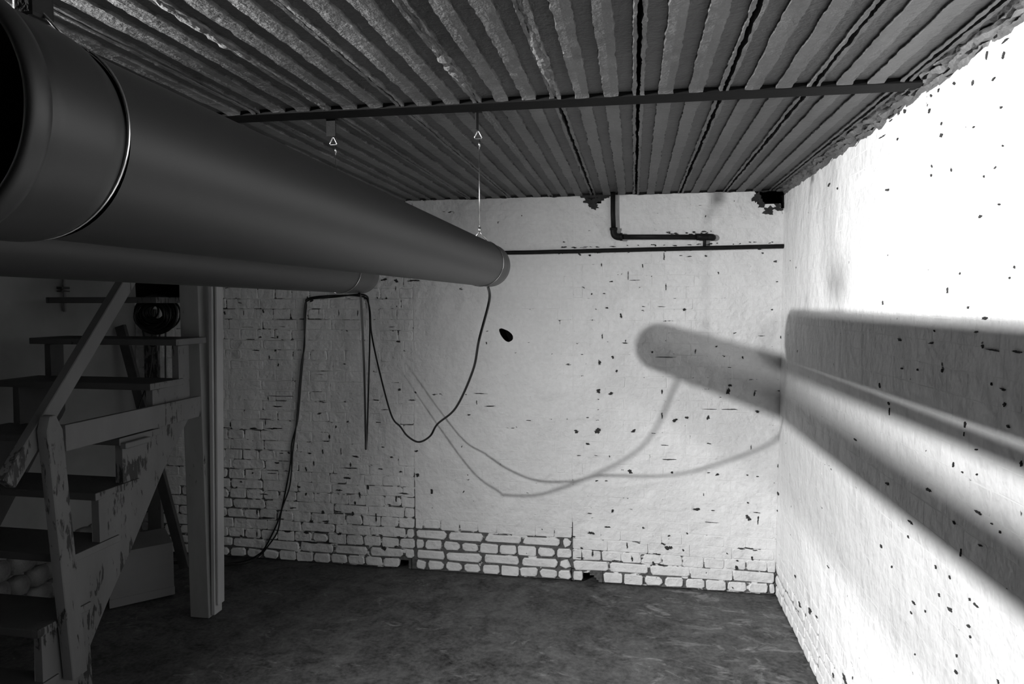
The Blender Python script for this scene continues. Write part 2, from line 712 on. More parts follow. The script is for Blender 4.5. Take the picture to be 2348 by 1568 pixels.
# ------------------------------------------------------------------ places where the paint has come away: (along, height, width, tall)
SPALL_BACK = [
    (-0.125, 1.718, 0.019, 0.011), (-0.232, 1.649, 0.011, 0.01), (-0.163, 1.651, 0.014, 0.008), (-0.179, 1.81, 0.006, 0.024),
    (0.046, 1.804, 0.006, 0.022), (-0.032, 1.751, 0.005, 0.048), (0.001, 1.724, 0.061, 0.005), (0.173, 1.685, 0.007, 0.036),
    (-0.069, 1.527, 0.017, 0.024), (-0.172, 1.412, 0.009, 0.028), (-0.045, 1.376, 0.042, 0.007), (-0.043, 1.388, 0.006, 0.016),
    (-0.113, 1.295, 0.019, 0.016), (-0.186, 1.265, 0.016, 0.04), (-0.19, 1.103, 0.035, 0.024), (-0.12, 1.091, 0.037, 0.016),
    (0.159, 1.107, 0.008, 0.032), (0.104, 1.327, 0.014, 0.011), (0.176, 1.3, 0.128, 0.005), (0.336, 1.334, 0.007, 0.028),
    (0.512, 1.119, 0.019, 0.052), (0.522, 1.15, 0.029, 0.01), (0.65, 1.111, 0.009, 0.032), (0.411, 1.017, 0.07, 0.005), (0.528, 1.019, 0.08, 0.007),
    (0.161, 0.975, 0.009, 0.036), (0.229, 0.95, 0.032, 0.016), (0.293, 0.967, 0.019, 0.014), (0.412, 0.971, 0.009, 0.028),
    (0.666, 1.012, 0.029, 0.013), (-0.873, 1.073, 0.083, 0.005), (-0.894, 1.022, 0.006, 0.028), (-0.815, 1.001, 0.083, 0.006),
    (-0.94, 0.947, 0.025, 0.007), (-0.831, 1.436, 0.018, 0.006), (-0.835, 1.368, 0.012, 0.014), (0.048, 1.558, 0.011, 0.006),
    (-0.147, 1.571, 0.023, 0.01), (0.273, 1.563, 0.019, 0.022), (0.73, 1.563, 0.014, 0.008), (-0.586, 0.925, 0.032, 0.005),
    (-0.251, 0.951, 0.02, 0.005), (-0.192, 0.877, 0.033, 0.029), (-0.314, 0.869, 0.03, 0.018), (0.006, 0.884, 0.029, 0.018),
    (-0.3, 1.869, 0.019, 0.014), (-0.245, 1.865, 0.023, 0.01), (0.585, 1.303, 0.009, 0.02), (0.383, 1.853, 0.015, 0.01), (0.295, 1.852, 0.029, 0.006),
    (0.251, 1.857, 0.018, 0.006), (0.161, 1.852, 0.009, 0.036), (0.752, 1.712, 0.016, 0.005), (0.45, 1.761, 0.01, 0.013),
    (-0.09, 1.219, 0.015, 0.021), (0.052, 1.579, 0.026, 0.004), (0.15, 1.578, 0.045, 0.004), (0.68, 1.422, 0.033, 0.005),
    (0.446, 1.362, 0.015, 0.008), (0.78, 1.414, 0.01, 0.018), (-0.249, 0.802, 0.027, 0.011), (-0.197, 0.878, 0.032, 0.029),
    (0.294, 0.967, 0.02, 0.016), (0.407, 0.971, 0.011, 0.025), (0.23, 0.951, 0.028, 0.019), (0.637, 0.814, 0.006, 0.022),
    (0.416, 0.827, 0.023, 0.007), (-0.01, 0.653, 0.033, 0.022), (0.22, 0.657, 0.019, 0.011), (0.462, 0.656, 0.02, 0.016),
    (0.415, 0.664, 0.017, 0.006), (0.206, 0.729, 0.075, 0.007), (-0.198, 0.591, 0.018, 0.01), (-0.142, 0.593, 0.015, 0.008),
    (-0.106, 0.422, 0.02, 0.019), (-0.233, 0.401, 0.025, 0.008), (0.352, 0.456, 0.048, 0.014), (0.442, 0.454, 0.017, 0.009),
    (0.631, 0.424, 0.03, 0.03), (0.681, 0.413, 0.01, 0.039), (0.673, 0.455, 0.033, 0.006), (0.436, 0.387, 0.067, 0.004),
    (-0.228, 0.288, 0.036, 0.022), (-0.328, 0.26, 0.022, 0.013), (-0.133, 0.327, 0.034, 0.011), (0.209, 0.229, 0.044, 0.032),
    (0.178, 0.248, 0.027, 0.017), (0.595, 0.25, 0.046, 0.009), (0.635, 0.254, 0.046, 0.01), (0.668, 0.244, 0.026, 0.007),
    (0.655, 0.198, 0.013, 0.027), (0.577, 0.179, 0.019, 0.009), (0.574, 0.14, 0.017, 0.029), (0.144, 0.189, 0.04, 0.011),
    (0.172, 0.126, 0.045, 0.011), (0.124, 0.134, 0.019, 0.02), (-0.086, 0.135, 0.041, 0.01), (-0.285, 0.139, 0.049, 0.006),
    (0.005, 0.154, 0.01, 0.039), (-0.023, 0.228, 0.01, 0.032), (-0.217, 0.169, 0.01, 0.054), (0.782, 0.567, 0.01, 0.027),
    (0.778, 0.718, 0.006, 0.018), (-0.278, 0.196, 0.013, 0.016), (0.627, 0.507, 0.013, 0.011), (0.391, 0.541, 0.005, 0.017),
    (0.066, 0.335, 0.018, 0.01), (0.025, 0.253, 0.056, 0.004), (0.306, 0.317, 0.012, 0.011), (0.62, 0.66, 0.016, 0.006), (0.673, 0.655, 0.012, 0.007),
    (-0.299, 0.732, 0.021, 0.006), (-0.203, 0.736, 0.018, 0.004), (-0.126, 0.734, 0.008, 0.011), (0.177, 0.809, 0.041, 0.005),
    (0.115, 0.874, 0.023, 0.004), (-1.645, 0.673, 0.058, 0.01), (-1.682, 0.6, 0.104, 0.009), (-1.678, 0.622, 0.011, 0.026),
    (-1.701, 0.538, 0.056, 0.015), (-1.756, 0.461, 0.042, 0.013), (-1.623, 0.44, 0.011, 0.05), (-1.569, 0.487, 0.016, 0.029),
    (-1.342, 0.46, 0.08, 0.008), (-1.391, 0.425, 0.011, 0.041), (-1.433, 0.389, 0.027, 0.01), (-1.257, 0.576, 0.03, 0.019),
    (-1.769, 0.33, 0.055, 0.013), (-1.842, 0.263, 0.047, 0.01), (-1.937, 0.257, 0.035, 0.015), (-1.668, 0.321, 0.022, 0.022),
    (-1.519, 0.302, 0.013, 0.054), (-1.365, 0.192, 0.042, 0.015), (-1.471, 0.117, 0.035, 0.029), (-1.394, 0.132, 0.027, 0.014),
    (-1.834, 0.76, 0.043, 0.01), (-1.812, 0.788, 0.01, 0.032), (-1.857, 0.694, 0.01, 0.026), (-1.944, 0.68, 0.035, 0.01),
    (-1.738, 0.702, 0.006, 0.038), (-2.159, 0.612, 0.027, 0.015), (-2.128, 0.674, 0.025, 0.008), (-2.08, 0.678, 0.024, 0.011),
    (-2.194, 0.545, 0.058, 0.006), (-1.968, 0.582, 0.015, 0.027), (-1.916, 0.619, 0.009, 0.031), (-2.018, 0.469, 0.031, 0.011),
    (-1.971, 0.426, 0.012, 0.024), (-2.246, 0.411, 0.064, 0.008), (-2.301, 0.294, 0.008, 0.048), (-2.234, 0.262, 0.132, 0.011),
    (-2.101, 0.185, 0.086, 0.01), (-1.975, 0.186, 0.033, 0.019), (-1.756, 0.192, 0.033, 0.017), (-1.894, 0.194, 0.033, 0.008),
    (-1.947, 0.125, 0.092, 0.008), (-1.823, 0.129, 0.091, 0.007), (-2.558, 0.539, 0.032, 0.008), (-2.438, 0.446, 0.021, 0.01),
    (-2.556, 0.468, 0.017, 0.014), (-2.407, 0.482, 0.03, 0.008), (-2.326, 0.542, 0.015, 0.01), (-1.416, 0.677, 0.028, 0.011),
    (-1.471, 0.737, 0.024, 0.008), (-1.263, 0.72, 0.025, 0.014), (-1.169, 0.483, 0.025, 0.026), (-1.487, 0.603, 0.037, 0.008),
    (-1.361, 0.592, 0.029, 0.01), (-1.534, 0.195, 0.043, 0.008), (-1.488, 0.198, 0.028, 0.011), (-1.653, 0.387, 0.014, 0.026),
    (-2.412, 0.135, 0.018, 0.017), (-2.305, 0.156, 0.007, 0.045), (-2.137, 0.261, 0.037, 0.011), (-2.061, 0.335, 0.044, 0.01),
    (-1.863, 0.318, 0.018, 0.032), (-2.386, 1.599, 0.03, 0.006), (-2.231, 1.547, 0.011, 0.022), (-2.049, 1.509, 0.017, 0.011),
    (-1.453, 1.736, 0.04, 0.013), (-1.268, 1.729, 0.071, 0.014), (-1.377, 1.728, 0.029, 0.023), (-1.381, 1.685, 0.005, 0.024),
    (-1.496, 1.63, 0.008, 0.011), (-1.44, 1.626, 0.01, 0.018), (-1.367, 1.37, 0.036, 0.011), (-1.363, 1.086, 0.029, 0.014),
    (-1.264, 1.071, 0.015, 0.009), (-1.288, 1.024, 0.038, 0.01), (-1.51, 1.019, 0.036, 0.011), (-2.169, 1.386, 0.043, 0.006),
    (-2.139, 1.39, 0.018, 0.011), (-2.254, 1.389, 0.027, 0.01), (-2.285, 1.307, 0.071, 0.006), (-2.156, 1.308, 0.019, 0.01),
    (-2.197, 1.266, 0.007, 0.035), (-2.139, 1.219, 0.011, 0.019), (-1.708, 1.233, 0.021, 0.006), (-2.338, 1.45, 0.078, 0.004),
    (-2.105, 1.454, 0.042, 0.004), (-1.408, 1.457, 0.047, 0.004), (-2.121, 1.028, 0.173, 0.006), (-2.152, 0.963, 0.1, 0.007),
    (-2.21, 1.012, 0.006, 0.031), (-1.863, 1.166, 0.042, 0.004), (-1.692, 0.884, 0.017, 0.011), (-1.874, 0.928, 0.023, 0.017),
    (-1.498, 0.885, 0.041, 0.006), (-1.455, 0.963, 0.047, 0.005), (-2.235, 0.883, 0.108, 0.004), (-2.532, 0.82, 0.119, 0.008),
    (-2.312, 0.822, 0.079, 0.011), (-2.17, 0.826, 0.108, 0.011), (-2.47, 0.844, 0.011, 0.031), (-2.232, 0.859, 0.005, 0.043),
    (-1.768, 0.849, 0.009, 0.019), (-1.913, 1.613, 0.024, 0.026), (-2.49, 1.538, 0.015, 0.022), (-2.362, 1.539, 0.006, 0.032),
    (-1.619, 1.54, 0.006, 0.032), (-1.867, 1.546, 0.005, 0.032), (-1.739, 1.54, 0.005, 0.032),
]
SPALL_RIGHT = [
    (2.258, 1.041, 0.026, 0.011), (1.96, 1.102, 0.041, 0.008), (2.071, 0.979, 0.032, 0.009), (1.696, 1.122, 0.032, 0.008),
    (1.81, 1.062, 0.013, 0.007), (2.291, 0.831, 0.025, 0.009), (2.199, 0.8, 0.009, 0.01), (1.901, 0.915, 0.015, 0.009), (1.822, 0.92, 0.012, 0.007),
    (1.876, 0.852, 0.015, 0.009), (2.03, 0.763, 0.026, 0.006), (1.815, 0.841, 0.022, 0.014), (1.719, 0.909, 0.008, 0.006),
    (1.691, 0.908, 0.023, 0.007), (1.953, 0.774, 0.013, 0.006), (1.718, 0.845, 0.022, 0.007), (1.709, 0.824, 0.007, 0.008),
    (1.771, 0.747, 0.008, 0.007), (1.771, 0.706, 0.02, 0.009), (1.679, 1.051, 0.018, 0.005), (1.635, 1.116, 0.008, 0.005),
    (1.599, 1.109, 0.009, 0.005), (1.77, 1.001, 0.005, 0.019), (3.835, 0.57, 0.046, 0.026), (3.842, 0.473, 0.02, 0.013), (1.582, 0.788, 0.009, 0.008),
    (2.01, 0.626, 0.009, 0.005), (2.865, 0.542, 0.029, 0.005), (2.083, 0.932, 0.011, 0.01), (2.045, 0.728, 0.016, 0.005), (2.613, 0.218, 0.06, 0.028),
    (2.756, 0.154, 0.023, 0.015), (2.526, 0.271, 0.014, 0.011), (3.124, 0.241, 0.052, 0.023), (3.013, 0.268, 0.044, 0.013),
    (3.311, 0.19, 0.044, 0.022), (3.405, 0.286, 0.026, 0.016), (1.892, 1.631, 0.009, 0.016), (1.828, 1.671, 0.006, 0.008),
    (1.604, 1.652, 0.008, 0.005), (1.587, 1.674, 0.005, 0.007), (1.781, 1.589, 0.011, 0.006), (1.702, 1.565, 0.03, 0.006),
    (2.194, 1.49, 0.034, 0.007), (1.977, 1.493, 0.033, 0.005), (1.959, 1.526, 0.008, 0.006), (1.706, 1.502, 0.012, 0.008),
    (1.658, 1.496, 0.061, 0.005), (1.564, 1.499, 0.037, 0.005), (1.737, 1.533, 0.016, 0.005), (1.905, 1.427, 0.01, 0.012),
    (2.059, 1.414, 0.013, 0.005), (2.171, 1.407, 0.023, 0.005), (1.611, 1.415, 0.029, 0.005), (1.603, 1.384, 0.012, 0.011),
    (1.586, 1.34, 0.017, 0.005), (1.66, 1.421, 0.005, 0.007), (1.773, 1.311, 0.008, 0.019), (1.777, 1.287, 0.003, 0.01), (2.266, 1.289, 0.014, 0.009),
    (2.573, 1.116, 0.039, 0.006), (1.825, 1.202, 0.009, 0.012), (1.778, 1.195, 0.008, 0.005), (1.708, 1.207, 0.006, 0.005),
    (1.716, 1.263, 0.011, 0.005), (1.531, 1.273, 0.01, 0.011), (2.349, 1.335, 0.012, 0.016), (2.344, 1.6, 0.012, 0.012), (2.258, 1.266, 0.008, 0.021),
    (1.66, 2.161, 0.026, 0.006), (1.666, 2.131, 0.01, 0.016), (1.738, 2.157, 0.008, 0.018), (1.704, 2.094, 0.016, 0.007),
    (1.799, 2.115, 0.008, 0.016), (2.039, 2.116, 0.018, 0.011), (1.958, 2.033, 0.016, 0.015), (1.962, 2.062, 0.009, 0.007),
    (1.787, 2.01, 0.008, 0.006), (2.031, 2.154, 0.013, 0.008), (1.986, 2.154, 0.013, 0.007), (2.262, 2.179, 0.016, 0.037),
    (2.212, 2.162, 0.014, 0.016), (2.692, 2.187, 0.062, 0.009), (2.398, 2.131, 0.055, 0.005), (2.556, 2.176, 0.099, 0.005),
    (2.262, 2.093, 0.01, 0.01), (2.011, 1.963, 0.008, 0.01), (2.013, 1.94, 0.011, 0.008), (2.336, 1.953, 0.029, 0.01), (2.998, 2.079, 0.033, 0.017),
    (2.875, 2.045, 0.017, 0.01), (1.729, 1.885, 0.007, 0.006), (1.658, 1.813, 0.008, 0.005), (1.653, 1.937, 0.005, 0.005),
    (1.897, 2.144, 0.012, 0.01), (1.666, 2.022, 0.016, 0.005), (1.739, 1.797, 0.013, 0.009), (2.323, 2.164, 0.028, 0.005),
    (1.972, 2.201, 0.033, 0.005), (1.894, 2.194, 0.038, 0.005), (3.068, 2.194, 0.129, 0.009), (3.223, 2.195, 0.119, 0.011),
    (2.908, 2.189, 0.077, 0.008),
]


def spalls(rows, to_world, parent, sign):
    """ragged plugs of bare dark masonry in the painted face"""
    rng = random.Random(21)
    V, F = [], []
    for u, z, wd, ht in rows:
        n = 17
        b0 = len(V)
        ph = rng.uniform(0, 6)
        for k, d in enumerate((-.0032, .012)):
            for i in range(n):
                a = 2 * math.pi * i / n
                rr = .80 + .22 * math.sin(2 * a + ph) + rng.uniform(-.36, .36)
                V.append(to_world(sign * u + .5 * wd * math.cos(a) * rr, d + (rng.uniform(0, .001) if k == 0 else 0), z + .5 * ht * math.sin(a) * rr))
        F.append(tuple(b0 + i for i in range(n)))
        for i in range(n):
            j = (i + 1) % n
            F.append((b0 + i, b0 + n + i, b0 + n + j, b0 + j))
    o = link('bare_patches', mesh_from(V, F, 'bare_patches'), 'bare_masonry', parent)
    o['kind'] = 'stuff'


SPALL_BACK += [(.705, 2.088, .085, .045), (.665, 2.125, .06, .05), (.75, 2.105, .06, .04), (.64, 2.16, .05, .06),
               (-.225, 2.135, .05, .045), (-.245, 2.160, .08, .05), (-.20, 2.172, .07, .04), (-.16, 2.185, .06, .02)]
_r = random.Random(9)
for _k in range(46):
    _x = _r.uniform(-.45, .77)
    SPALL_BACK.append((_x, 1.893 + .0112 * (_x + .5) + _r.choice((-1, 1)) * _r.uniform(.010, .019), _r.uniform(.006, .04), _r.uniform(.004, .010)))
for _k in range(16):
    SPALL_BACK.append((_r.uniform(.15, .43), 1.956 + _r.uniform(.012, .03), _r.uniform(.006, .03), _r.uniform(.004, .012)))
spalls(SPALL_BACK, tw_back, back, 1)
spalls(SPALL_RIGHT, tw_right, right, -1)

# the rest of the right wall, beside and behind the camera
box_obj('plain_wall', (XR + .001, YF, 0), (XR + .05, -.29, 2.26), 'dark_cellar', right, 0)

structure(box_obj('wall_front', (XL, YF - .05, 0), (XR, YF, 2.26), 'dark_cellar', None, 0))


def build_left():
    ys = np.linspace(YF, YB + .02, 130)
    zs = np.linspace(0, 2.26, 50)
    V = [(XL + .012 * nz(y * 1.7, z * 1.7, 30) + .005 * nz(y * 7, z * 7, 31), y, z) for z in zs for y in ys]
    n = len(ys)
    F = [(j * n + i, j * n + i + 1, (j + 1) * n + i + 1, (j + 1) * n + i) for j in range(len(zs) - 1) for i in range(n - 1)]
    wl = structure(link('wall_left', mesh_from(V, F, 'wall_left', True), 'left_plaster'))
    # rubble foot of the wall, seen between the lowest treads
    rng = random.Random(12)
    for row in range(3):
        y = 2.35 + rng.uniform(0, .08)
        z = .055 + row * .105
        while y < 3.55:
            wid = rng.uniform(.10, .19)
            bm = bmesh.new()
            bmesh.ops.create_icosphere(bm, subdivisions=2, radius=1)
            sd = rng.uniform(0, 99)
            for v in bm.verts:
                q = v.co.copy()
                q = Vector([math.copysign(abs(t) ** .6, t) for t in q])
                q *= 1 + .16 * noise.noise(q * 1.6 + Vector((sd, 0, 0)))
                v.co = Vector((q.x * .055, q.y * wid * .50, q.z * .052))
            s = link('stone', bm_mesh(bm, 'stone', True), 'stone', wl)
            s.location = (XL + .015, y + wid / 2, z + rng.uniform(-.008, .008))
            y += wid
    return wl


build_left()

# ------------------------------------------------------------------ ceiling: slab, ribbed tiles, steel beam
def yb(x):          # centre line of the beam
    return 2.060 + .010 * x


ceil = structure(box_obj('ceiling', (XL - .05, YF - .05, 2.255), (XR + .05, YB + .05, 2.33), 'void_dark', None, 0))
PER = .2360


def tile_profile(g, k):
    """(u, z, edge flag) across a tile"""
    wid = PER - g
    e = (PER - g - 3 * .042) / 6 * .55
    rib = (wid - 3 * .042 - 2 * e) / 2
    pr = [(0, 2.252, 0), (0, 2.196, 1)]
    u = e
    for i in range(3):
        pr += [(u, 2.1955, 1), (u + .0008, 2.2035, 1), (u + .0412, 2.2035, 2), (u + .042, 2.1955, 2)]
        u += .042
        if i < 2:
            pr += [(u + rib * .5, 2.1948, 0)]
        u += rib
    pr += [(wid, 2.196, 2), (wid, 2.252, 0)]
    return pr


def build_tile(x0, g, y0, y1, ny, seed, dz):
    pr = tile_profile(g, seed)
    V, F = [], []
    ts = np.linspace(0, 1, ny)
    for t in ts:
        y = y0 + (y1 - y0) * t
        for i, (u, z, fl) in enumerate(pr):
            du = dzz = 0
            if z < 2.25:
                j = nz(y * 26, i * 7.3, seed * 3.1) * .0038 + nz(y * 7, i * 3.3, seed) * .0034 + nz(y * 75, i * 4.7, seed * 2.3) * .0030
                du = j * (1 if fl == 1 else -1 if fl == 2 else .4)
                if z < 2.2:
                    dzz = nz(y * 18, i * 2.9 + 40, seed) * .0012 + nz(y * 60, i * 5, seed) * .0006
            end = 1 - min(abs(y - y1), .03) / .03
            V.append((x0 + g / 2 + u + du, y + (nz(u * 60, seed, 9) * .008 - .004) * (1 if t > .999 or t < .001 else 0), z + dzz + dz - (.004 * end if z < 2.2 else 0)))
    n = len(pr)
    for j in range(ny - 1):
        for i in range(n - 1):
            F.append((j * n + i, (j + 1) * n + i, (j + 1) * n + i + 1, j * n + i + 1))
    F.append(tuple(range(n)))
    F.append(tuple((ny - 1) * n + i for i in range(n))[::-1])
    return mesh_from(V, F, 'tile')


def bead(x, y0, y1, seed):
    """plaster squeezed out of a joint between two tiles"""
    V, F = [], []
    ny = int((y1 - y0) / .012)
    for j in range(ny + 1):
        y = y0 + (y1 - y0) * j / ny
        a = max(0, .55 + 1.3 * nz(y * 3.2, seed, 1)) * (.8 + .9 * nz(y * 28, seed, 4))
        wdt = .006 + .008 * max(a, .1)
        h = .001 + .0055 * max(a, 0)
        dx = .004 * nz(y * 12, seed, 7)
        for s in range(6):
            an = math.pi * s / 5
            V.append((x + dx + wdt * math.cos(an) + .003 * nz(y * 60, s * 3.1, seed),
                      y, 2.199 - h * math.sin(an) * (1 + .5 * nz(y * 50, s, seed + 3))))
    for j in range(ny):
        for s in range(5):
            F.append((j * 6 + s, (j + 1) * 6 + s, (j + 1) * 6 + s + 1, j * 6 + s + 1))
    return mesh_from(V, F, 'bead')


k0 = int(math.floor((XL - .007) / PER))
k1 = int(math.ceil((XR - .007) / PER))
for k in range(k0, k1):
    x0 = .007 + k * PER
    rng = random.Random(k * 3 + 400)
    for bay in (0, 1):
        xm = x0 + PER / 2
        g = .0115 if xm > -.35 else .005
        dz = rng.uniform(-.0015, .0015)
        if bay == 0:
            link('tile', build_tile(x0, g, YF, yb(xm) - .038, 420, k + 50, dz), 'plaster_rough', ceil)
            if x0 < -.1 and rng.random() < .8:
                b = link('plaster_bead', bead(x0, .9, yb(x0) - .04, k + 9), 'plaster_rough', ceil)
        else:
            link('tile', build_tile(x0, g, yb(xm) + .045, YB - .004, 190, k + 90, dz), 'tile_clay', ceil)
            if x0 < -.3 and rng.random() < .5:
                link('plaster_bead', bead(x0, yb(x0) + .05, YB - .02, k + 19), 'tile_clay', ceil)

# steel beam between the two bays
bm = bmesh.new()
L = XR - XL
add_box(bm, (XL, -.041, 2.1890), (XR, .041, 2.262), .002)
for v in bm.verts:
    v.co.y += yb(v.co.x)
beam = structure(link('trim_1', bm_mesh(bm), 'beam_black'))
beam['label'] = 'black flange of the steel beam across the ribbed ceiling'


def fillet():
    V, F = [], []
    n = 420
    for j in range(n + 1):
        x = XL + (XR - XL) * j / n
        a = .5 + .5 * nz(x * 8, 3, 1)
        for s in range(4):
            t = s / 3
            V.append((x, yb(x) + .040 + t * (.010 + .010 * a), 2.2035 - (.0055 + .004 * nz(x * 30, s, 2)) * math.sin(math.pi * min(t + .15, 1))))
    for j in range(n):
        for s in range(3):
            F.append((j * 4 + s, j * 4 + s + 1, (j + 1) * 4 + s + 1, (j + 1) * 4 + s))
    link('plaster_fillet', mesh_from(V, F, 'fillet'), 'plaster_rough', beam)


fillet()


def crumbled_edge():
    """broken plaster where the ceiling meets the right wall"""
    V, F = [], []
    ys = np.arange(.8, YB, .012)
    m = 12
    for y in ys:
        wd = .07 + .045 * nz(y * 2.1, 4, 6) + .02 * nz(y * 9, 1, 6)
        dp = .045 + .03 * nz(y * 2.6, 9, 2) + .012 * nz(y * 14, 3, 2)
        for s in range(m):
            t = s / (m - 1)
            x = XR + .004 - wd * (1 - t) ** 1.4
            z = 2.205 - dp * t ** 1.6
            k = math.sin(math.pi * t)
            x += k * (.016 * nz(y * 16, s * .9, 1) + .008 * nz(y * 50, s * 2.2, 5))
            z += k * (.016 * nz(y * 15, s * .9, 11) + .008 * nz(y * 48, s * 2.2, 15))
            V.append((x, y, z))
    for j in range(len(ys) - 1):
        for s in range(m - 1):
            F.append((j * m + s, (j + 1) * m + s, (j + 1) * m + s + 1, j * m + s + 1))
    o = structure(link('trim_2', mesh_from(V, F, 'trim'), 'plaster_rough'))
    o['label'] = 'crumbled plaster edge between ceiling and right wall'


crumbled_edge()


def top_joint():
    """ragged dark strip, standing in for the dark of the open joint along the head of the back wall"""
    rng = random.Random(77)
    V, F = [], []
    n = 620
    for j in range(n + 1):
        x = XL + (XR - XL) * j / n
        d = .004 + .006 * max(0, nz(x * 6, 2, 50) + .2) + .012 * max(0, nz(x * 17, 5, 51) - .1) + rng.uniform(0, .0015)
        if -.30 < x < -.16:
            d += .012
        V += [(x, YB - .0045, 2.212), (x, YB - .0045, 2.199 - d), (x, YB + .01, 2.199 - d)]
    for j in range(n):
        for q in range(2):
            F.append((j * 3 + q, (j + 1) * 3 + q, (j + 1) * 3 + q + 1, j * 3 + q + 1))
    link('head_joint_dark', mesh_from(V, F, 'head_joint_dark'), 'bare_masonry', back)


top_joint()

# ------------------------------------------------------------------ hanging tubes
R0 = .0735


def make_tube(ax, az, y_end, y_near, label, ring_ys):
    t = empty('plastic_tube', (ax(1.2), 1.2, az(1.2)))
    tag(t, label, 'tube', 'grey tubes hung under the ceiling')
    inv = Matrix.Translation(-t.location)

    def put(name, me, mat):
        me.transform(inv)
        return link(name, me, mat, t)
    y0 = y_near
    sock = y0 + .075
    prof = [(y_end - .001, R0 - .0045), (y_end, R0 - .004), (y_end, R0 - .0006), (y_end - .0012, R0)]
    prof += [(y, R0) for y in np.linspace(y_end - .05, sock + .02, 24)]
    put('pipe', lathe_y(prof, ax, az, 72), 'pvc_grey')
    sp = [(sock + .014, R0 + .0003), (sock + .010, R0 + .0016), (sock + .004, R0 + .0036), (sock - .004, R0 + .0046),
          (y0 + .030, R0 + .0050), (y0 + .024, R0 + .0046), (y0 + .021, R0 + .0030), (y0 + .018, R0 + .0040),
          (y0 + .015, R0 + .0088), (y0 + .010, R0 + .0100), (y0 + .004, R0 + .0092), (y0 + .0008, R0 + .0075), (y0, R0 + .0060),
          (y0, R0 + .0030), (y0 + .002, R0 + .0022)]
    put('socket', lathe_y(sp, ax, az, 96), 'pvc_grey')
    ip = [(y0 + .001, R0 + .0024), (y0 + .065, R0 + .0010), (y0 + .07, R0 - .0045), (y_end - .001, R0 - .0045)]
    put('bore', lathe_y(ip, ax, az, 72), 'pvc_inside')
    # closed far inside so that no light shines through the length of the pipe
    for ry in ring_ys:
        pts = [(ax(ry) + (R0 + .0016) * math.cos(a), ry + .006 * math.sin(a), az(ry) + (R0 + .0016) * math.sin(a))
               for a in np.linspace(0, 2 * math.pi, 65)[:-1]]
        put('wire_loop', sweep(pts, .0012, 6, True), 'zinc')
    return t


ax1 = lambda y: -.4515 - .0301 * (y - .92)
az1 = lambda y: 1.7237 + .0036 * (y - .92)
ax2 = lambda y: -1.014 + .0320 * (y - .92)
az2 = lambda y: 1.7165 - .0075 * (y - .92)
YE = 2.33
make_tube(ax1, az1, YE, .356, 'grey plastic tube with ribbed socket end, hung nearest the bright white wall', (2.17, .447))
make_tube(ax2, az2, YE, .34, 'grey plastic tube hung between the other tube and the wooden stair', (2.17, .447))


def hanger(ax, az, yw, ytop, flip, label):
    x0 = ax(2.15) if yw > 1 else ax(yw)
    zt = az(yw) + R0
    h = empty('wire_hanger', (x0, yw, zt))
    tag(h, label, 'hanger', 'wire hangers of the tubes')
    inv = Matrix.Translation(-Vector(h.location))

    def put(name, me, mat, par=None):
        me.transform(inv)
        return link(name, me, mat, par or h)
    wx, wy = x0, yw
    # strap screwed to the ceiling
    bm = bmesh.new()
    a, b = (.016, .0022) if flip else (.0022, .016)
    add_box(bm, (wx - a, ytop - b, 2.140), (wx + a, ytop + b, 2.2), .001)
    add_box(bm, (wx - .016, ytop - .016, 2.1955), (wx + .016, ytop + .016, 2.2), .001)
    put('strap', bm_mesh(bm), 'steel_dull')
    # triangular link
    c = Vector((wx, (wy + ytop) / 2, 2.127))
    tri = [(-.014, -.010), (.014, -.010), (.0, .017)]
    pts = []
    for i in range(3):
        p, q = Vector((tri[i][0], 0, tri[i][1])), Vector((tri[(i + 1) % 3][0], 0, tri[(i + 1) % 3][1]))
        for t in (.15, .3, .5, .7, .85):
            pts.append(c + p.lerp(q, t))
    put('link', sweep(pts, .0022, 8, True), 'zinc')
    # ferrules and wire
    wi = put('wire', sweep([(wx, wy, 2.12), (wx + .0003, wy, 1.95), (wx, wy, zt + .026)], .0013, 6), 'zinc')
    put('ferrule', sweep([(wx, wy, 2.112), (wx, wy, 2.094)], .0034, 8), 'zinc', wi)
    put('ferrule', sweep([(wx, wy, zt + .040), (wx, wy, zt + .024)], .0042, 8), 'zinc', wi)
    for s in (-1, 1):
        put('wire_leg', sweep([(wx + s * .001, wy, zt + .028), (wx + s * .006, wy, zt + .018), (wx + s * .026, wy + .002, zt - .0035)], .0013, 6), 'zinc')
    return h, put


hanger(ax1, az1, 2.150, 2.118, False, 'thin wire hanger with steel strap holding far end of tube nearest the white wall')
hanger(ax2, az2, 2.150, 2.118, True, 'thin wire hanger with steel strap at far end of the tube beside the stair')
h, put = hanger(ax1, az1, .447, .447, True, 'black clamped wire hanger at the socket end of the tube nearest the white wall')
bm = bmesh.new()
zt = az1(.447) + R0
add_box(bm, (ax1(.447) - .010, .437, zt + .012), (ax1(.447) + .008, .457, zt + .046), .003)
put('clamp', bm_mesh(bm), 'black_iron')
hanger(ax2, az2, .447, .447, True, 'wire hanger at the socket end of the tube beside the stair')

# ------------------------------------------------------------------ cables
def cable(pts, label, k=8):
    me = sweep(catmull(pts, k), .0046, 8)
    o = link('cable', me, 'rubber_black')
    return tag(o, label, 'cable', 'black cables of the tubes')


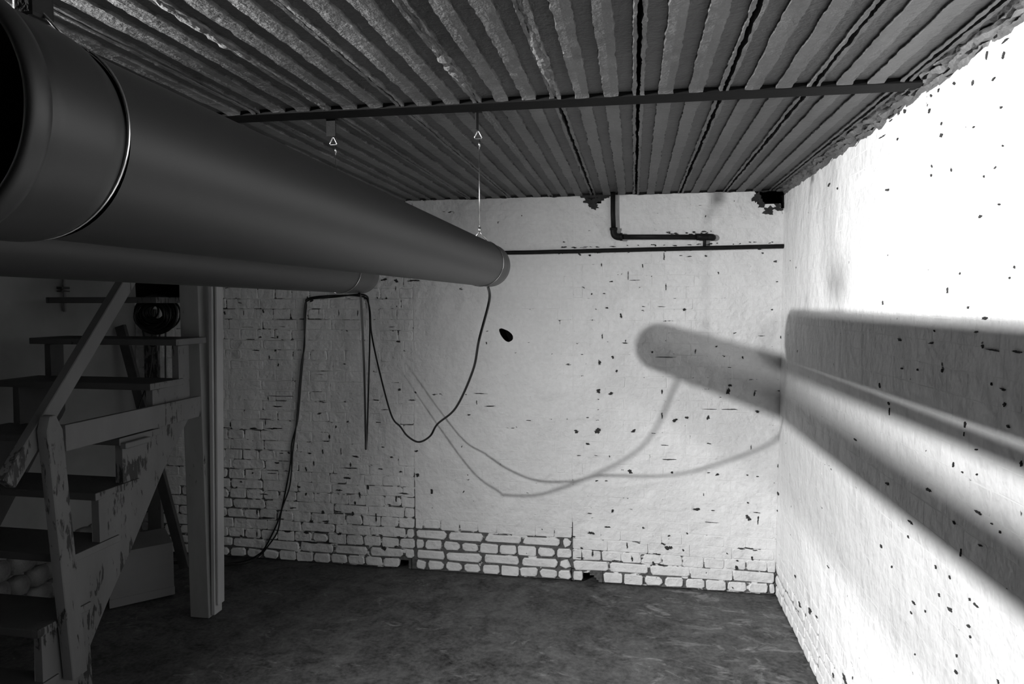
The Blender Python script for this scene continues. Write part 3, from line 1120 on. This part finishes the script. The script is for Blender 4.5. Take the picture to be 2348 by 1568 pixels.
cable([(-.491, 2.292, 1.6542), (-.489, 2.300, 1.606), (-.539, 2.360, 1.467), (-.581, 2.440, 1.350), (-.694, 2.620, 1.182),
       (-.829, 2.820, 1.077), (-.893, 2.920, 1.003), (-.982, 3.030, .951), (-1.066, 3.120, .958), (-1.131, 3.200, .988),
       (-1.215, 3.300, 1.030), (-1.353, 3.500, 1.232), (-1.467, 3.680, 1.424), (-1.521, 3.800, 1.534), (-1.547, 3.832, 1.605),
       (-1.573, 3.832, 1.634), (-1.700, 3.832, 1.644), (-1.918, 3.832, 1.628), (-1.939, 3.832, 1.571), (-1.957, 3.832, 1.347),
       (-1.981, 3.832, 1.134), (-2.008, 3.832, .893), (-2.049, 3.832, .744), (-2.060, 3.832, .622), (-2.101, 3.832, .429),
       (-2.146, 3.830, .264), (-2.223, 3.820, .105), (-2.270, 3.812, .045), (-2.355, 3.782, .007), (-2.489, 3.715, .007),
       (-2.612, 3.722, .007), (-2.80, 3.683, .007)],
      'black cable sagging in a deep loop from the tube nearest the white wall')
cable([(-.955, 2.285, 1.634), (-.951, 2.292, 1.591), (-.987, 2.400, 1.347), (-1.108, 2.700, 1.056), (-1.186, 2.890, .946),
       (-1.196, 2.92, .944), (-1.264, 3.100, .976), (-1.412, 3.500, 1.231), (-1.505, 3.750, 1.433), (-1.540, 3.826, 1.585),
       (-1.568, 3.822, 1.647), (-1.755, 3.822, 1.634), (-1.912, 3.822, 1.618), (-1.945, 3.822, 1.558), (-1.949, 3.822, 1.347),
       (-1.974, 3.822, 1.214), (-2.012, 3.822, .866), (-2.038, 3.822, .704), (-2.062, 3.822, .486), (-2.118, 3.822, .333),
       (-2.147, 3.818, .196), (-2.205, 3.81, .105), (-2.26, 3.79, .04), (-2.33, 3.745, .007), (-2.47, 3.69, .007),
       (-2.60, 3.70, .007), (-2.80, 3.66, .007)],
      'black cable hanging in a narrow hairpin from the tube beside the stair')
for x, z in ((-1.917, 1.628), (-1.560, 1.632)):
    o = link('nail', sweep([(x, 3.853, z - .010), (x, 3.83, z - .010), (x, 3.808, z - .008), (x, 3.803, z + .008)], .003, 6), 'black_iron')
    tag(o, 'bent nail in white wall by the %s corner of the black cables' % ('outer' if x < -1.7 else 'inner'), 'nail')

# ------------------------------------------------------------------ pipes on the back wall
def iron_pipe():
    t = empty('gas_pipe', (-.115, 3.835, 1.97))
    tag(t, 'black iron pipe with elbow coming down from ceiling on white wall', 'pipe')
    inv = Matrix.Translation(-Vector(t.location))

    def put(name, me, mat='black_iron', par=None):
        me.transform(inv)
        return link(name, me, mat, par or t)
    y = 3.822
    put('riser', sweep([(-.118, y, 2.215), (-.117, y, 2.09), (-.113, y, 1.995)], .0135, 12))
    el = put('elbow', sweep(catmull([(-.113, y, 2.005), (-.112, y, 1.985), (-.106, y, 1.970), (-.092, y, 1.962), (-.072, y, 1.961)], 5), .0185, 12))
    put('collar', sweep([(-.113, y, 2.012), (-.113, y, 1.998)], .0215, 12), 'black_iron', el)
    put('collar', sweep([(-.078, y, 1.961), (-.064, y, 1.961)], .0215, 12), 'black_iron', el)
    put('run', sweep([(-.075, y, 1.961), (.17, y, 1.957), (.36, y, 1.953)], .0135, 12))
    put('socket', sweep([(.33, y, 1.954), (.392, y, 1.953)], .0185, 12))
    put('end_elbow', sweep(catmull([(.385, y, 1.953), (.405, y, 1.952), (.415, y + .012, 1.951), (.417, y + .05, 1.951)], 5), .0180, 12))
    put('branch', sweep([(.372, y, 1.95), (.372, y + .002, 1.905)], .009, 10))


iron_pipe()
o = link('wall_pipe', sweep([(x, 3.836 + .003 * nz(x * 4, 1), 1.872 + .0245 * (x + 1.7) / 1.2 * .55 + .002 * nz(x * 5, 7))
                             for x in np.linspace(-1.9, XR + .01, 60)], .0115, 10), 'black_iron')
tag(o, 'long thin black pipe running level along white brick wall to the corner', 'pipe')

# conduit by the stair head
t = empty('conduit', (-3.095, 3.29, 1.6))
tag(t, 'thin vertical conduit pipe clipped to plaster wall above the stair', 'conduit')
me = sweep([(0, 0, -.05), (0, 0, .6)], .010, 10)
link('tube', me, 'left_plaster', t)
bm = bmesh.new()
add_box(bm, (-.02, -.035, .075), (.014, .02, .088), .002)
add_box(bm, (-.02, -.035, .060), (.014, .02, .067), .002)
link('clip', bm_mesh(bm), 'dark_wood', t)

# ------------------------------------------------------------------ timber post
t = empty('timber_post', (-2.15, 3.09, 0))
tag(t, 'square white timber post standing from floor to ceiling beside stair', 'post')


def lean(o_bm):
    for v in o_bm.verts:
        v.co.x += -.013 * (v.co.z / 1.69)


bm = bmesh.new()
add_box(bm, (-.060, -.035, 0), (.044, .05, 2.2), .004)
lean(bm)
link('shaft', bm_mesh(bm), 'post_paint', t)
bm = bmesh.new()
add_box(bm, (.047, -.020, .012), (.066, .045, 2.19), .003)
for v in bm.verts:
    v.co.x += .030 * (v.co.z / 1.69)
link('batten', bm_mesh(bm), 'batten_lit_paint', t)
bm = bmesh.new()
add_box(bm, (.068, -.010, .06), (.080, .045, 2.19), .003)
for v in bm.verts:
    v.co.x += .036 * (v.co.z / 1.69)
link('batten', bm_mesh(bm), 'batten_lit_paint', t)

# ------------------------------------------------------------------ stair
stair = empty('open_stair', (-2.45, 2.4, 0))
tag(stair, 'steep white painted open wooden stair with worn saw-tooth stringer', 'staircase')
SINV = Matrix.Translation(-Vector(stair.location))


def sput(name, me, mat):
    me.transform(SINV)
    return link(name, me, mat, stair)


XS = -2.08
TREADS = [(1.88, .235), (2.04, .437), (2.20, .648), (2.325, .852), (2.46, 1.043), (2.65, 1.247), (2.83, 1.432), (3.00, 1.628)]
saw = [(1.89, 0.003)]
for i, (y, z) in enumerate(TREADS[:7]):
    saw += [(y + .012, z - .031)] if i == 0 else [(y + .012, TREADS[i - 1][1] - .031), (y + .012, z - .031)]
saw[0] = (TREADS[0][0] + .012, .003)
saw += [(2.920, 1.401), (2.917, 1.07), (2.894, 1.04), (2.752, .894), (2.512, .571), (2.36, .388), (2.267, .262), (2.279, .003)]
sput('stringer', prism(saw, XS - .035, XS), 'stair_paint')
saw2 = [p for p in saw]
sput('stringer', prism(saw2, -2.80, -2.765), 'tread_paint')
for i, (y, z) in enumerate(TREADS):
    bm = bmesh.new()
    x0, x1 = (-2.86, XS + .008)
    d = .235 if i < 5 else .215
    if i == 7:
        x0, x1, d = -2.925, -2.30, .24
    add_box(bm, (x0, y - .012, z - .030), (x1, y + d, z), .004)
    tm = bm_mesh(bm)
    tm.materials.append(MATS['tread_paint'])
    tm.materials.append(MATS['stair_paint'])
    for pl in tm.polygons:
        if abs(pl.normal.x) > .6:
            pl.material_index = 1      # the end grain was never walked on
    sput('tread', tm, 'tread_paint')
# horizontal side board, with the ends of the cleats
bm = bmesh.new()
add_box(bm, (XS + .002, 2.165, 1.052), (XS + .024, 2.965, 1.150), .003)
sput('side_board', bm_mesh(bm), 'stair_paint')


def bar(p0, p1, wdt, thk, name, mat, pointed=False):
    """flat bar in the y-z plane between two points, thickness along x"""
    a, b = Vector(p0), Vector(p1)
    d = (b - a).normalized()
    n = Vector((0, -d.z, d.y))
    poly = [a - n * wdt / 2, a + n * wdt / 2]
    if pointed:
        poly += [b + n * wdt / 2 - d * .05, b + n * wdt * .22, b - n * wdt * .15, b - n * wdt / 2 - d * .06]
    else:
        poly += [b + n * wdt / 2, b - n * wdt / 2]
    me = prism([(v.y, v.z) for v in poly], a.x - thk / 2, a.x + thk / 2, .003)
    return sput(name, me, mat)


bar((-2.048, 2.160, .205), (-2.048, 2.085, 1.200), .068, .045, 'newel', 'stair_paint', True)
hr = bar((-2.098, 1.950, .985), (-2.098, 2.755, 1.935), .060, .040, 'handrail', 'stair_paint')
cl = bar((-2.06, 2.452, 1.012), (-2.06, 2.60, 1.012), .024, .03, 'cleat', 'stair_paint')

# ------------------------------------------------------------------ things under and behind the stair
def white_box():
    t = empty('plinth_box', (-2.578, 3.178, 0))
    ang = math.atan2(3.287 - 3.069, -2.471 + 2.685)
    t.rotation_euler = (0, 0, ang)
    tag(t, 'plain white box on the floor under the wooden stair', 'box')
    bm = bmesh.new()
    add_box(bm, (-.155, 0, 0), (.153, .26, .29), .004)
    for v in bm.verts:
        if v.co.z > .2 and v.co.y > .15:
            v.co.z += .012
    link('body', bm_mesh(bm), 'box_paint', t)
    bm = bmesh.new()
    add_box(bm, (-.157, -.004, 0), (.155, .262, .045), .002)
    link('skirting', bm_mesh(bm), 'box_paint', t)


white_box()


def plank(p0, p1, wdt, thk, name, mat):
    a, b = Vector(p0), Vector(p1)
    d = (b - a)
    ln = d.length
    z = d.normalized()
    x = Vector((1, 0, 0))
    x = (x - z * x.dot(z)).normalized()
    y = z.cross(x)
    m = Matrix((x, y, z)).transposed().to_4x4()
    m.translation = a
    bm = bmesh.new()
    add_box(bm, (-wdt / 2, -thk / 2, 0), (wdt / 2, thk / 2, ln), .003, None)
    bmesh.ops.transform(bm, matrix=m, verts=bm.verts)
    return link(name, bm_mesh(bm), mat)


tag(plank((-2.63, 3.60, .015), (-3.065, 3.66, 1.46), .062, .025, 'leaning_plank', 'dark_wood'), 'dark plank leaning behind the open stair', 'plank')
tag(plank((-2.975, 3.80, .004), (-2.975, 3.815, 1.56), .095, .025, 'upright_board', 'stair_paint'), 'pale upright board against the wall behind the stair', 'board')


def coil():
    t = empty('cable_coil', (-2.545, 3.30, 1.60))
    tag(t, 'bundle of black cable hung in a coil under the top tread', 'cable coil')
    rng = random.Random(5)
    for i in range(30):
        r = rng.uniform(.050, .122)
        cx, cy, cz = rng.uniform(-.014, .014), rng.uniform(-.035, .035), -.040 - r * .25 + rng.uniform(-.01, .01)
        tx, ty = rng.uniform(-.25, .25), rng.uniform(-.2, .2)
        pts = []
        for j in range(28):
            a = 2 * math.pi * j / 28
            x, z = r * 1.05 * math.cos(a), r * .82 * math.sin(a)
            pts.append((cx + x, cy + x * tx + z * ty, cz + z))
        link('loop', sweep(pts, .0055, 6, True), 'rubber_black', t)
    o_ = Vector((-2.545, 3.30, 1.60))
    for pts in ([(-2.600, 3.30, 1.500), (-2.575, 3.30, 1.46), (-2.572, 3.30, 1.349), (-2.600, 3.30, 1.186), (-2.66, 3.30, 1.048), (-2.68, 3.30, .98)],
                [(-2.625, 3.29, 1.48), (-2.610, 3.29, 1.42), (-2.570, 3.29, 1.366), (-2.532, 3.29, 1.378), (-2.518, 3.29, 1.42), (-2.513, 3.29, 1.49)],
                [(-2.486, 3.30, 1.50), (-2.492, 3.30, 1.35), (-2.496, 3.30, 1.196), (-2.50, 3.31, 1.0)]):
        link('tail', sweep([Vector(p) - o_ for p in catmull(pts, 6)], .0045, 6), 'rubber_black', t)


coil()

# ------------------------------------------------------------------ work lamps that light the cellar, left of the camera
for i, (loc, power, az) in enumerate(LAMP_HEADS):
    LAMP_AIM = Vector((math.cos(R(az)), math.sin(R(az)), math.tan(R(LAMP_TILT)))).normalized()
    t = empty('work_lamp', loc)
    tag(t, 'small black work lamp under the ceiling aimed at the white wall, %s the stair' % ('nearer' if i == 0 else 'farther from'), 'lamp')
    q = LAMP_AIM.to_track_quat('-Z', 'Y')
    m = q.to_matrix().to_4x4()
    bm = bmesh.new()
    a, b = (.025, .025) if i == 0 else (.013, .013)
    fr = [bm.verts.new((x, y, -.006)) for x, y in ((-a, -b), (a, -b), (a, b), (-a, b))]
    bk = [bm.verts.new((x * .6, y * .6, .05)) for x, y in ((-a, -b), (a, -b), (a, b), (-a, b))]
    for k in range(4):
        j = (k + 1) % 4
        bm.faces.new((fr[k], fr[j], bk[j], bk[k]))
    bm.faces.new(bk)
    bmesh.ops.transform(bm, matrix=m, verts=bm.verts)
    link('housing', bm_mesh(bm), 'black_iron', t)
    link('stem', sweep([Vector((-.045, 0, .02)), Vector((-.045, 0, 2.196 - loc[2]))], .004, 8), 'black_iron', t)
    ld = bpy.data.lights.new('lamp_light', 'SPOT')
    ld.spot_size = R(LAMP_CONE)
    ld.spot_blend = 1.0
    ld.shadow_soft_size = LAMP_RADIUS
    ld.energy = power
    lo = bpy.data.objects.new('lamp_light', ld)
    C.objects.link(lo)
    lo.parent = t
    lo.rotation_euler = q.to_euler()
